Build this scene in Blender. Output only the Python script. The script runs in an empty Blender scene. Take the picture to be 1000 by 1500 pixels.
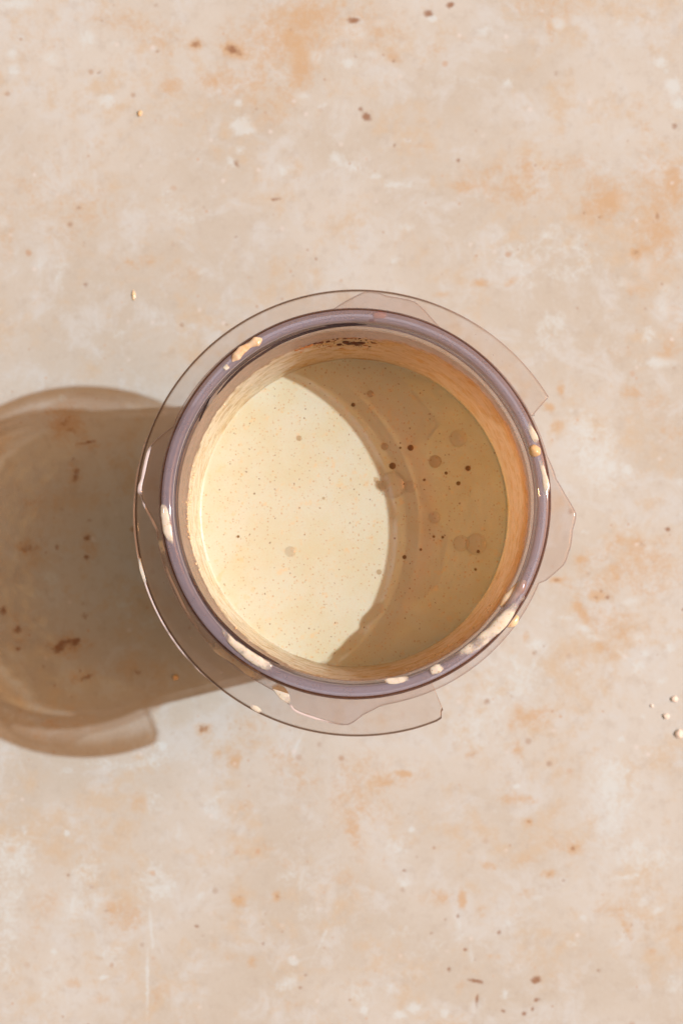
import bpy, bmesh, math, random
import numpy as np
from mathutils import Vector, Matrix, noise as mnoise

random.seed(7)
S = bpy.context.scene
COL = S.collection

# ------------------------------------------------------------------ camera
U = 0.000193                 # metres on the tabletop per photograph pixel
HP = 2500.0                  # camera height in those pixels
H = HP * U
NX, NY = 500.0, 910.0        # where the plumb line from the lens meets the picture
cd = bpy.data.cameras.new('camera')
cam = bpy.data.objects.new('camera', cd)
COL.objects.link(cam)
cam.location = (0, 0, H)
cd.sensor_width = 36.0
cd.lens = 36.0 * HP / 1500.0
cd.shift_y = (NY - 750.0) / 1500.0
cd.clip_start = 0.01
cd.clip_end = 100.0
cd.dof.use_dof = True
cd.dof.focus_distance = H - 0.082
cd.dof.aperture_fstop = 17.0
S.camera = cam

# ------------------------------------------------------------------ sky and sun
SUN_EL = math.radians(46.5)
SUN_AZ = math.radians(8.5)   # from +X towards +Y
w = bpy.data.worlds.new("World")
S.world = w
w.use_nodes = True
wn = w.node_tree.nodes
bg = wn['Background']
sky = wn.new('ShaderNodeTexSky')
sky.sky_type = 'NISHITA'
sky.sun_disc = False
sky.sun_elevation = SUN_EL
sky.sun_rotation = math.pi / 2 - SUN_AZ
sky.air_density = 5.0
sky.dust_density = 10.0
sky.ozone_density = 0.0
warm = wn.new('ShaderNodeMix')      # the whole sky is a little warm, evenly
warm.data_type = 'RGBA'
warm.blend_type = 'MULTIPLY'
warm.inputs[0].default_value = 1.0
warm.inputs[7].default_value = (1.0, 0.61, 0.53, 1.0)
w.node_tree.links.new(sky.outputs[0], warm.inputs[6])
w.node_tree.links.new(warm.outputs[2], bg.inputs[0])
bg.inputs[1].default_value = 0.136
sd = bpy.data.lights.new('sun', 'SUN')
sd.energy = 4.2
sd.angle = math.radians(0.8)
sd.color = (1.0, 0.995, 0.985)
sun = bpy.data.objects.new('sun', sd)
COL.objects.link(sun)
ld = Vector((-math.cos(SUN_EL) * math.cos(SUN_AZ), -math.cos(SUN_EL) * math.sin(SUN_AZ), -math.sin(SUN_EL)))
sun.rotation_euler = ld.to_track_quat('-Z', 'Y').to_euler()
sun.location = -ld * 1.5
S.view_settings.view_transform = 'Standard'
S.view_settings.look = 'None'
S.view_settings.exposure = -0.33
S.view_settings.gamma = 1.0
S.cycles.use_denoising = True
S.cycles.max_bounces = 24
S.cycles.transmission_bounces = 16
S.cycles.transparent_max_bounces = 32
S.cycles.diffuse_bounces = 6
S.cycles.caustics_reflective = False
S.cycles.caustics_refractive = False
S.cycles.sample_clamp_indirect = 6.0

MM = 0.001


def P(px, py, z=0.0):
    """Point of the place at height z (metres) that the photograph shows at px, py."""
    k = U * (1 - z / H)
    return Vector(((px - NX) * k, (NY - py) * k, z))


# ------------------------------------------------------------------ material helpers
class Mat:
    def __init__(self, name):
        self.m = bpy.data.materials.new(name)
        self.m.use_nodes = True
        self.t = self.m.node_tree
        self.t.nodes.clear()
        self.out = self.n('ShaderNodeOutputMaterial')

    def n(self, t, **kw):
        x = self.t.nodes.new(t)
        for k, v in kw.items():
            setattr(x, k, v)
        return x

    def l(self, a, b):
        self.t.links.new(a, b)

    def put(self, sock, v):
        if hasattr(v, 'is_output'):
            self.l(v, sock)
        else:
            if isinstance(v, (tuple, list)) and len(v) == 3 and len(sock.default_value) == 4:
                v = (*v, 1.0)
            sock.default_value = v

    def math(self, op, a, b=None, c=None, clamp=False):
        x = self.n('ShaderNodeMath', operation=op)
        x.use_clamp = clamp
        self.put(x.inputs[0], a)
        if b is not None:
            self.put(x.inputs[1], b)
        if c is not None:
            self.put(x.inputs[2], c)
        return x.outputs[0]

    def ramp(self, v, lo, hi, a=0.0, b=1.0, smooth=True):
        x = self.n('ShaderNodeMapRange')
        x.interpolation_type = 'SMOOTHSTEP' if smooth else 'LINEAR'
        self.put(x.inputs[0], v)
        x.inputs[1].default_value = lo
        x.inputs[2].default_value = hi
        x.inputs[3].default_value = a
        x.inputs[4].default_value = b
        return x.outputs[0]

    def mix(self, f, a, b):
        x = self.n('ShaderNodeMix', data_type='RGBA')
        self.put(x.inputs[0], f)
        self.put(x.inputs[6], a)
        self.put(x.inputs[7], b)
        return x.outputs[2]

    def noise(self, scale, detail=4.0, rough=0.55, vec=None, dist=0.0, out=0):
        x = self.n('ShaderNodeTexNoise')
        x.inputs['Scale'].default_value = scale
        x.inputs['Detail'].default_value = detail
        x.inputs['Roughness'].default_value = rough
        x.inputs['Distortion'].default_value = dist
        if vec is not None:
            self.l(vec, x.inputs['Vector'])
        return x.outputs[out]

    def obj(self):
        return self.n('ShaderNodeTexCoord').outputs['Object']

    def attr(self, name):
        return self.n('ShaderNodeAttribute', attribute_name=name).outputs['Fac']

    def shmix(self, f, a, b):
        x = self.n('ShaderNodeMixShader')
        self.put(x.inputs[0], f)
        self.l(a, x.inputs[1])
        self.l(b, x.inputs[2])
        return x.outputs[0]

    def fresnel(self, f0=0.04, k=1.0):
        """Schlick reflection, the same from both sides of a surface."""
        lw = self.n('ShaderNodeLayerWeight')
        lw.inputs[0].default_value = 0.5
        return self.math('MULTIPLY_ADD', self.math('POWER', lw.outputs['Facing'], 5.0), k * (1.0 - f0), f0)

    def bump(self, h, strength, dist):
        x = self.n('ShaderNodeBump')
        x.inputs['Strength'].default_value = strength
        x.inputs['Distance'].default_value = dist
        self.l(h, x.inputs['Height'])
        return x.outputs[0]

    def done(self, sh):
        self.l(sh, self.out.inputs['Surface'])
        return self.m


def make_plastic(name, clear, tint, glass_share=0.06, rough=0.03, bump=0.0, haze=(0.06, 0.3), haze_color=(0.78, 0.72, 0.74), piped=0.5, band_tint=None, uneven=0.35, sheen=1.0):
    """Clear moulded plastic, a little scuffed: straight-through, refracting and hazy shares; the longer the way
    through it (the more edge-on), the deeper its tint and the stronger its haze."""
    M = Mat(name)
    v = M.obj()
    g = M.n('ShaderNodeBsdfGlass')
    g.inputs['Color'].default_value = (*clear, 1)
    g.inputs['Roughness'].default_value = rough
    g.inputs['IOR'].default_value = 1.49
    t = M.n('ShaderNodeBsdfTransparent')
    lw = M.n('ShaderNodeLayerWeight')
    lw.inputs[0].default_value = 0.5
    fac = lw.outputs['Facing']
    deep = tint if band_tint is None else M.mix(M.attr('band'), tint, band_tint)
    t_col = M.mix(M.ramp(fac, 0.03, 0.34), clear, deep)
    if band_tint is not None:
        t_col = M.mix(M.ramp(fac, 0.5, 0.85), t_col, (0.80, 0.74, 0.71))
    M.l(t_col, t.inputs[0])
    gl = M.n('ShaderNodeBsdfGlossy')
    gl.inputs['Roughness'].default_value = max(rough, 0.05)
    df = M.n('ShaderNodeBsdfDiffuse')
    df.inputs[0].default_value = (*haze_color, 1)
    tl = M.n('ShaderNodeBsdfTranslucent')
    tl.inputs[0].default_value = (*haze_color, 1)
    if bump > 0:
        b = M.bump(M.noise(900.0, 3.0, 0.6, v), bump, 0.0004)
        for nd in (g, gl):
            M.l(b, nd.inputs['Normal'])
    scuff = M.math('MULTIPLY', M.ramp(fac, 0.3, 0.9, haze[0], haze[1]), M.ramp(M.noise(160.0, 6.0, 0.68, v), 0.3, 0.72, 1.0 - uneven, 1.0 + uneven))
    hz = M.shmix(piped, df.outputs[0], tl.outputs[0])
    core = M.shmix(glass_share, t.outputs[0], g.outputs[0])
    core = M.shmix(scuff, core, hz)
    return M.done(M.shmix(M.fresnel(0.04, sheen), core, gl.outputs[0]))


def batter_color(M, vec, base, warm, fleck_amount=1.0, nscale=90.0):
    """Cream batter with vanilla, orange and brown flecks."""
    n1 = M.noise(nscale, 4.0, 0.6, vec)
    c = M.mix(M.ramp(n1, 0.35, 0.7), base, warm)
    wob = M.n('ShaderNodeVectorMath', operation='MULTIPLY_ADD')
    M.l(M.noise(1400.0, 2.0, 0.5, vec, 0.0, 1), wob.inputs[0])
    wob.inputs[1].default_value = (0.0006, 0.0006, 0.0006)
    M.l(vec, wob.inputs[2])
    vec = wob.outputs[0]
    grain = M.noise(2600.0, 2.0, 0.6, vec)
    c = M.mix(M.ramp(grain, 0.45, 0.7, 0.0, 0.22), c, (0.56, 0.44, 0.25))
    blot = M.noise(420.0, 3.0, 0.6, vec)
    c = M.mix(M.ramp(blot, 0.58, 0.72, 0.0, 0.40), c, (0.66, 0.49, 0.24))
    for scale, lo, col, amt, s0, s1 in ((1500.0, 0.66, (0.42, 0.22, 0.07), 0.55, 0.20, 0.26), (700.0, 0.74, (0.58, 0.42, 0.15), 0.45, 0.14, 0.18),
                                (800.0, 0.72, (0.16, 0.08, 0.035), 0.75, 0.10, 0.15), (330.0, 0.88, (0.12, 0.06, 0.03), 0.85, 0.05, 0.075)):
        v = M.n('ShaderNodeTexVoronoi', feature='F1')
        v.inputs['Scale'].default_value = scale
        v.inputs['Randomness'].default_value = 1.0
        mp = M.n('ShaderNodeMapping')
        mp.inputs['Location'].default_value = (scale * 0.013, scale * 0.007, 0)
        M.l(vec, mp.inputs[0])
        M.l(mp.outputs[0], v.inputs['Vector'])
        sep = M.n('ShaderNodeSeparateColor')
        M.l(v.outputs['Color'], sep.inputs[0])
        pick = M.ramp(sep.outputs[0], lo, lo + 0.02)
        size = M.math('MULTIPLY_ADD', sep.outputs[1], s1, s0)
        dot = M.math('SUBTRACT', 1.0, M.math('DIVIDE', v.outputs['Distance'], size), clamp=True)
        dot = M.ramp(dot, 0.0, 0.6)
        f = M.math('MULTIPLY', M.math('MULTIPLY', pick, dot), amt * fleck_amount)
        c = M.mix(f, c, col)
    return c


# ------------------------------------------------------------------ mesh helpers
def mesh_obj(name, verts, faces, mat, parent=None, smooth=True):
    me = bpy.data.meshes.new(name)
    me.from_pydata([tuple(v) for v in verts], [], faces)
    me.update()
    bm = bmesh.new()
    bm.from_mesh(me)
    bmesh.ops.recalc_face_normals(bm, faces=bm.faces)
    bm.to_mesh(me)
    bm.free()
    if smooth:
        me.polygons.foreach_set('use_smooth', [True] * len(me.polygons))
    me.materials.append(mat)
    o = bpy.data.objects.new(name, me)
    COL.objects.link(o)
    if parent is not None:
        o.parent = parent
        o.matrix_parent_inverse = Matrix.Translation(-parent.location)
    return o


def tag(o, label=None, cat=None, group=None, kind=None):
    for k, v in (('label', label), ('category', cat), ('group', group), ('kind', kind)):
        if v:
            o[k] = v
    return o


def empty(name, loc):
    o = bpy.data.objects.new(name, None)
    COL.objects.link(o)
    o.location = loc
    o.empty_display_size = 0.01
    return o


def lathe(name, prof, c, mat, parent, closed=True, seg=256, wob=None):
    """prof: (r, z) in metres round the axis through c."""
    vs, fs = [], []
    n = len(prof)
    for i in range(seg):
        a = 2 * math.pi * i / seg
        for j, (r, z) in enumerate(prof):
            rr = r + (wob(a, r, z) if wob else 0.0)
            vs.append((c[0] + rr * math.cos(a), c[1] + rr * math.sin(a), z))
    m = n if closed else n - 1
    for i in range(seg):
        k = (i + 1) % seg
        for j in range(m):
            q = (j + 1) % n
            fs.append((i * n + j, k * n + j, k * n + q, i * n + q))
    return mesh_obj(name, vs, fs, mat, parent)


def plate_arc(name, a0, a1, rin, rout, zt, zb, mat, parent, step=0.5, ends=False, bev=0.5 * MM):
    """Flat plate between inner points rin(angle) and outer points rout(angle) with a rounded outer edge."""
    n = max(2, int(round((a1 - a0) / step)))
    vs, fs, band = [], [], []
    rows = (0.0, 0.3, 0.45, 0.6, 0.75, 0.9)
    bnd = [0.0, 0.0, 0.1, 0.35, 0.8, 1.0]
    for i in range(n + 1):
        a = a0 + (a1 - a0) * i / n
        pi_, po = rin(a), rout(a)
        d = (po - pi_)
        d.z = 0
        d.normalize()
        q = po - d * bev
        zm = (zt + zb) / 2
        ring = []
        for f in rows:
            m_ = pi_.lerp(q, f)
            ring.append((m_.x, m_.y, zt))
        ring.append((q.x, q.y, zt))
        for t in (30, 60, 90, 120, 150):
            e = math.radians(t)
            ring.append((q.x + d.x * bev * math.sin(e), q.y + d.y * bev * math.sin(e), zm + (zt - zm) * math.cos(e)))
        ring.append((q.x, q.y, zb))
        for f in rows[::-1]:
            m_ = pi_.lerp(q, f)
            ring.append((m_.x, m_.y, zb))
        vs += ring
        band += bnd + [1.0] * 7 + bnd[::-1]
    m = len(vs) // (n + 1)
    for i in range(n):
        for j in range(m - 1):
            fs.append((i * m + j, (i + 1) * m + j, (i + 1) * m + j + 1, i * m + j + 1))
    if ends:
        fs.append(tuple(range(m)))
        fs.append(tuple(n * m + j for j in range(m)))
    o = mesh_obj(name, vs, fs, mat, parent)
    if name == 'flange':                     # band darkens the cast shadow's edge; faded here to spare the liquid
        band = [b_ * max(0.0, min(1.0, (a0 + (a1 - a0) * (i // m) / n - 52.0) / 25.0)) for i, b_ in enumerate(band)]
    o.data.attributes.new('band', 'FLOAT', 'POINT').data.foreach_set('value', band)
    return o


def sweep(name, pts, radii, mat, parent=None, flat=0.6, seg=14, rough=0.12, sink=0.25, seed=0.0, freq=260.0):
    """A lumpy bead of batter along pts (world points); radii in metres."""
    m = len(pts)
    N = max(30, m * 12)
    edge = []
    def at(t):
        f = t * (m - 1)
        i = min(int(f), m - 2)
        u = f - i
        p0, p1, p2, p3 = pts[max(i - 1, 0)], pts[i], pts[i + 1], pts[min(i + 2, m - 1)]
        p = 0.5 * ((2 * p1) + (p2 - p0) * u + (2 * p0 - 5 * p1 + 4 * p2 - p3) * u * u + (3 * p1 - p0 - 3 * p2 + p3) * u ** 3)
        u2 = u * u * (3 - 2 * u)
        return p, radii[i] * (1 - u2) + radii[i + 1] * u2
    vs, fs = [], []
    for i in range(N + 1):
        t = 0.5 - 0.5 * math.cos(math.pi * i / N)
        p, r = at(t)
        pa, _ = at(max(0, t - 0.02))
        pb, _ = at(min(1, t + 0.02))
        d = (pb - pa)
        if d.length < 1e-9:
            d = Vector((1, 0, 0))
        d.normalize()
        side = Vector((0, 0, 1)).cross(d).normalized()
        up = d.cross(side).normalized()
        cap = math.sqrt(max(0.0, 1 - (2 * t - 1) ** 8))
        r = r * max(cap, 0.02)
        for j in range(seg):
            a = 2 * math.pi * j / seg
            q = p + side * (r * math.cos(a)) + up * (r * flat * (math.sin(a) + 1 - sink * 2) if True else 0)
            k = 1 + rough * mnoise.noise(q * freq + Vector((seed, 0, 0))) + 0.5 * rough * mnoise.noise(q * freq * 2.7 + Vector((0, seed, 0)))
            q = p + (q - p) * k
            vs.append(q)
            edge.append(min(1.0, 0.45 + 0.75 * math.sin(a)) * min(1.0, 3 * t, 3 * (1 - t)))
    for i in range(N):
        for j in range(seg):
            k = (j + 1) % seg
            fs.append((i * seg + j, (i + 1) * seg + j, (i + 1) * seg + k, i * seg + k))
    fs.append(tuple(range(seg)))
    fs.append(tuple(N * seg + j for j in range(seg)))
    o = mesh_obj(name, vs, fs, mat, parent)
    at_ = o.data.attributes.new('edge', 'FLOAT', 'POINT')
    at_.data.foreach_set('value', edge)
    return o


# ------------------------------------------------------------------ tabletop
def build_table():
    STAIN = {'pit': [], 'rust': [], 'pale': []}
    def add(k, *rows):
        for r in rows:
            x, y, a, b = r[:4]
            ang = r[4] if len(r) > 4 else 0
            s = r[5] if len(r) > 5 else 1.0
            STAIN[k].append((x, y, a, b, ang, s))
    # brown pits and specks: x, y, half length, half width, tilt, strength
    add('pit', (537, 172, 9, 6, -35, 1), (527, 160, 4, 4, 0, .8), (519, 30, 9, 5), (627, 20, 7, 5), (659, 7, 6, 5), (520, 82, 5, 4, 0, .6),
        (576, 90, 4, 4, 0, .7), (805, 45, 4, 6, 0, .5), (814, 107, 5, 5, 0, .6), (577, 213, 3, 4, 0, .7), (670, 235, 4, 4, 0, .6),
        (855, 312, 3, 3, 0, .6), (876, 318, 4, 3, 0, .7), (962, 317, 4, 6, 0, .6), (987, 185, 5, 5, 0, .7), (872, 256, 3, 3, 0, .5),
        (825, 237, 3, 3, 0, .5), (930, 371, 6, 5, 0, .6), (342, 74, 13, 6, -25, .9), (287, 65, 8, 6, 0, .7), (230, 75, 5, 4, 0, .6),
        (260, 56, 6, 6, 0, .45), (150, 32, 5, 4, 0, .6), (235, 25, 9, 4, 0, .45), (145, 106, 4, 3, 0, .6), (346, 240, 8, 3, -50, .6),
        (230, 8, 8, 5, 0, .5), (345, 347, 4, 3, 0, .7), (403, 292, 9, 3, 8, .8), (300, 302, 4, 6, -20, .5), (115, 304, 4, 4, 0, .6),
        (124, 357, 4, 5, 0, .5), (417, 387, 5, 4, 0, .6), (430, 404, 4, 3, 0, .5), (126, 417, 4, 5, 0, .6), (131, 436, 4, 4, 0, .5),
        (266, 476, 4, 4, 0, .7), (277, 488, 5, 6, 0, .5), (377, 160, 4, 5, 0, .5), (305, 200, 4, 7, 30, .5), (331, 475, 4, 4, 0, .5),
        (670, 1342, 3, 4, 0, .9), (631, 1367, 5, 3, 0, .8), (651, 1347, 3, 3, 0, .8), (730, 1366, 4, 4, 0, .8), (681, 1391, 4, 3, 0, .9),
        (696, 1405, 4, 5, 0, .5), (657, 1421, 3, 4, 0, .8), (697, 1437, 13, 3, -8, 1), (698, 1466, 3, 11, -8, 1), (784, 1436, 7, 6, 20, 1),
        (786, 1465, 5, 4, 0, .8), (779, 1478, 3, 3, 0, .9), (767, 1485, 4, 4, 0, .8), (736, 1481, 4, 3, 0, .8), (838, 1243, 4, 4, 0, .8),
        (774, 1203, 4, 3, 0, .6), (824, 1290, 4, 4, 0, .6), (803, 1281, 4, 3, 0, .5), (592, 1275, 4, 3, 0, .7), (876, 1422, 5, 3, 0, .6), (915, 1372, 3, 9, 20, .6),
        (925, 1355, 4, 4, 0, .5), (691, 1106, 8, 3, 20, .5), (660, 1032, 3, 6, 0, .5), (615, 1309, 3, 3, 0, .5), (551, 1335, 4, 4, 0, .5),
        (100, 1282, 3, 3, 0, 1), (155, 1334, 5, 3, 0, .6), (288, 1357, 6, 3, -10, .7), (298, 1371, 4, 3, 0, .6), (385, 1382, 4, 3, 0, .8),
        (386, 1354, 4, 3, 0, .6), (209, 1383, 5, 5, 0, .5), (220, 1396, 3, 3, 0, .5), (406, 1313, 4, 5, 0, .6), (244, 1119, 3, 2, 0, .7),
        (358, 1180, 4, 3, 0, .5), (447, 1428, 3, 3, 0, .8), (440, 1447, 4, 3, 0, .6), (297, 1067, 9, 7, 0, .7), (977, 775, 4, 4, 0, .9), (782, 957, 5, 5, 20, .7),
        (889, 875, 4, 4, 30, .8), (872, 875, 4, 3, 0, .6), (880, 866, 3, 3, 0, .6), (862, 840, 4, 4, 0, .6), (814, 850, 6, 3, 0, .6),
        (938, 797, 6, 4, -20, .6), (962, 960, 4, 3, 0, .6), (749, 1020, 5, 3, -30, .6), (742, 1015, 4, 3, 0, .5), (999, 893, 3, 3), (938, 958, 5, 3, 0, .4),
        (95, 615, 12, 14, 30, .5), (105, 632, 10, 6, 0, .5), (112, 695, 5, 12, -15, .8), (130, 648, 20, 3, 12, .6), (108, 672, 5, 5, 0, .6),
        (128, 788, 7, 4, 15, .8), (127, 816, 5, 4, 0, .9), (132, 762, 6, 4, 0, .7), (84, 802, 4, 5, 0, .8), (44, 803, 14, 6, 15, .6),
        (60, 790, 7, 5, 0, .5), (88, 948, 12, 7, 35, 1), (112, 940, 10, 5, 50, .9), (98, 940, 10, 3, 10, .8), (5, 894, 6, 7, 0, .9),
        (26, 922, 6, 8, 0, .8), (124, 902, 6, 6, 30, .7), (122, 884, 5, 4, 0, .6), (128, 992, 10, 5, 20, .8), (64, 978, 5, 6, 0, .5),
        (28, 950, 5, 5, 0, .6), (92, 746, 4, 4, 0, .6), (10, 725, 6, 6, 0, .5), (225, 992, 7, 5, 0, .5), (200, 985, 14, 6, 10, .5), (215, 960, 8, 4, 0, .4))
    add('rust', (342, 74, 16, 9, -20, 1.2), (287, 66, 11, 8, 0, .9), (400, 60, 70, 45, 0, .55), (440, 40, 35, 60, 0, .5), (350, 125, 50, 25, 0, .5),
        (250, 125, 14, 12, 0, .7), (310, 120, 20, 10, 0, .6), (230, 60, 40, 30, 0, .4), (170, 30, 40, 18, 10, .45), (60, 60, 60, 60, 0, .25),
        (440, 105, 18, 24, 0, .7), (400, 165, 40, 20, 30, .45), (460, 20, 50, 20, 0, .5), (130, 215, 90, 40, 0, .2), (40, 270, 50, 60, 0, .25), (130, 300, 60, 40, 0, .3),
        (200, 385, 40, 12, 10, .35), (260, 400, 60, 40, 0, .22), (100, 350, 50, 30, 0, .25), (10, 350, 16, 40, 0, .3), (545, 45, 50, 40, 0, .45), (575, 85, 12, 10, 0, .6), (640, 70, 20, 12, 0, .45),
        (800, 10, 60, 30, 0, .4), (805, 40, 8, 14, 0, .6), (740, 270, 70, 30, -10, .5), (680, 272, 22, 8, 0, .7), (770, 235, 12, 26, 10, .5), (830, 240, 40, 14, 10, .45), (620, 215, 24, 6, 5, .4),
        (885, 300, 38, 22, 30, .8), (870, 270, 30, 30, 0, .4), (960, 310, 40, 90, 0, .5), (965, 345, 22, 30, 0, .6), (985, 270, 20, 30, 0, .7), (930, 372, 10, 8, 0, .9), (940, 420, 30, 30, 0, .35),
        (990, 480, 20, 40, 0, .4), (705, 415, 12, 6, 0, .8), (748, 412, 12, 6, 30, .6), (648, 432, 14, 5, 0, .5), (945, 185, 14, 10, 0, .4), (935, 157, 12, 8, 0, .4),
        (821, 571, 6, 10, 0, .9), (803, 597, 10, 7, -30, 1), (815, 622, 9, 9, 0, .7), (925, 572, 20, 14, -10, .6), (890, 520, 50, 20, 0, .25), (960, 600, 40, 30, 0, .3), (985, 640, 20, 30, 0, .4),
        (975, 515, 14, 12, 0, .6), (930, 820, 70, 40, 0, .4), (880, 850, 60, 30, 0, .35), (852, 820, 9, 6, 0, .7), (850, 894, 7, 18, 30, .9), (875, 872, 16, 8, 0, .7), (930, 795, 16, 10, 0, .6),
        (905, 790, 8, 10, 0, .6), (960, 850, 40, 40, 0, .35), (900, 920, 50, 26, -20, .5), (880, 948, 14, 8, 0, .6), (900, 962, 10, 6, 0, .5), (814, 850, 10, 5, 0, .8), (770, 930, 6, 10, 0, .5),
        (835, 960, 30, 20, 0, .3), (775, 1052, 26, 14, 0, .6), (760, 1040, 10, 14, 0, .5), (748, 1062, 8, 12, 0, .5), (785, 1060, 12, 10, 0, .5), (757, 1100, 8, 14, 0, .6), (800, 1038, 20, 8, 0, .4), (690, 1105, 12, 5, 20, .6),
        (590, 1133, 16, 4, -5, .9), (568, 1145, 14, 10, 0, .6), (545, 1160, 50, 60, 0, .3), (520, 1225, 10, 40, 15, .5), (610, 1130, 40, 20, 0, .3), (505, 1288, 22, 8, 0, .5), (640, 1315, 24, 12, 0, .5), (677, 1317, 5, 13, 0, 1.1),
        (706, 1340, 7, 14, 0, .5), (760, 1170, 24, 7, -5, .6), (740, 1172, 12, 8, 0, .5), (774, 1203, 8, 7, 0, .7), (760, 1260, 40, 10, 10, .35), (715, 1268, 12, 6, -20, .5), (825, 1238, 30, 10, -15, .5),
        (837, 1243, 10, 8, 0, .7), (803, 1280, 10, 6, 0, .7), (770, 1310, 20, 8, 10, .4), (895, 1332, 24, 14, 0, .5), (920, 1365, 8, 16, 15, .6), (950, 1395, 12, 8, 0, .4), (992, 1360, 8, 5, 0, .6), (940, 1340, 40, 20, 0, .2),
        (532, 1440, 12, 6, 0, .6), (722, 1402, 12, 5, 0, .5), (675, 1445, 10, 10, 0, .4), (820, 1435, 60, 30, 0, .2), (520, 1130, 30, 40, 0, .35), (505, 1180, 20, 30, 0, .4),
        (349, 1320, 11, 7, -30, .9), (342, 1113, 10, 12, 0, .8), (320, 1105, 10, 8, 0, .6), (297, 1068, 12, 9, 0, .8), (360, 1070, 30, 30, 0, .4), (410, 1110, 24, 24, 0, .4), (440, 1150, 30, 40, 0, .35), (405, 1313, 6, 8, 0, .9),
        (205, 1175, 12, 16, 0, .5), (180, 1345, 30, 26, 0, .5), (165, 1330, 14, 10, 0, .5), (70, 1325, 24, 18, 0, .45), (85, 1265, 40, 60, 0, .2), (50, 1370, 30, 40, 0, .25), (105, 1440, 14, 8, 0, .5), (150, 1465, 14, 10, 0, .4),
        (240, 1450, 20, 12, 0, .3), (228, 1460, 10, 8, 0, .4), (345, 1400, 16, 10, 0, .4), (370, 1410, 8, 8, 0, .6), (420, 1260, 16, 12, 0, .4), (395, 1240, 12, 10, 0, .4), (40, 1145, 30, 14, 0, .25), (17, 1245, 8, 6, 0, .6), (358, 1180, 12, 8, 0, .5), (430, 1470, 20, 12, 0, .3),
        (96, 618, 26, 24, 0, .8), (110, 690, 12, 20, 0, .6), (130, 650, 34, 12, 0, .4), (100, 945, 30, 16, 0, .7), (60, 730, 30, 20, 0, .4), (45, 800, 26, 14, 0, .5), (128, 800, 14, 28, 0, .5), (80, 1060, 16, 10, 0, .6),
        (120, 990, 22, 12, 0, .5), (25, 930, 14, 26, 0, .4), (170, 720, 40, 14, 0, .3), (210, 800, 50, 30, 0, .25), (190, 980, 50, 18, 0, .3), (280, 525, 14, 10, 0, .4))
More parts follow.
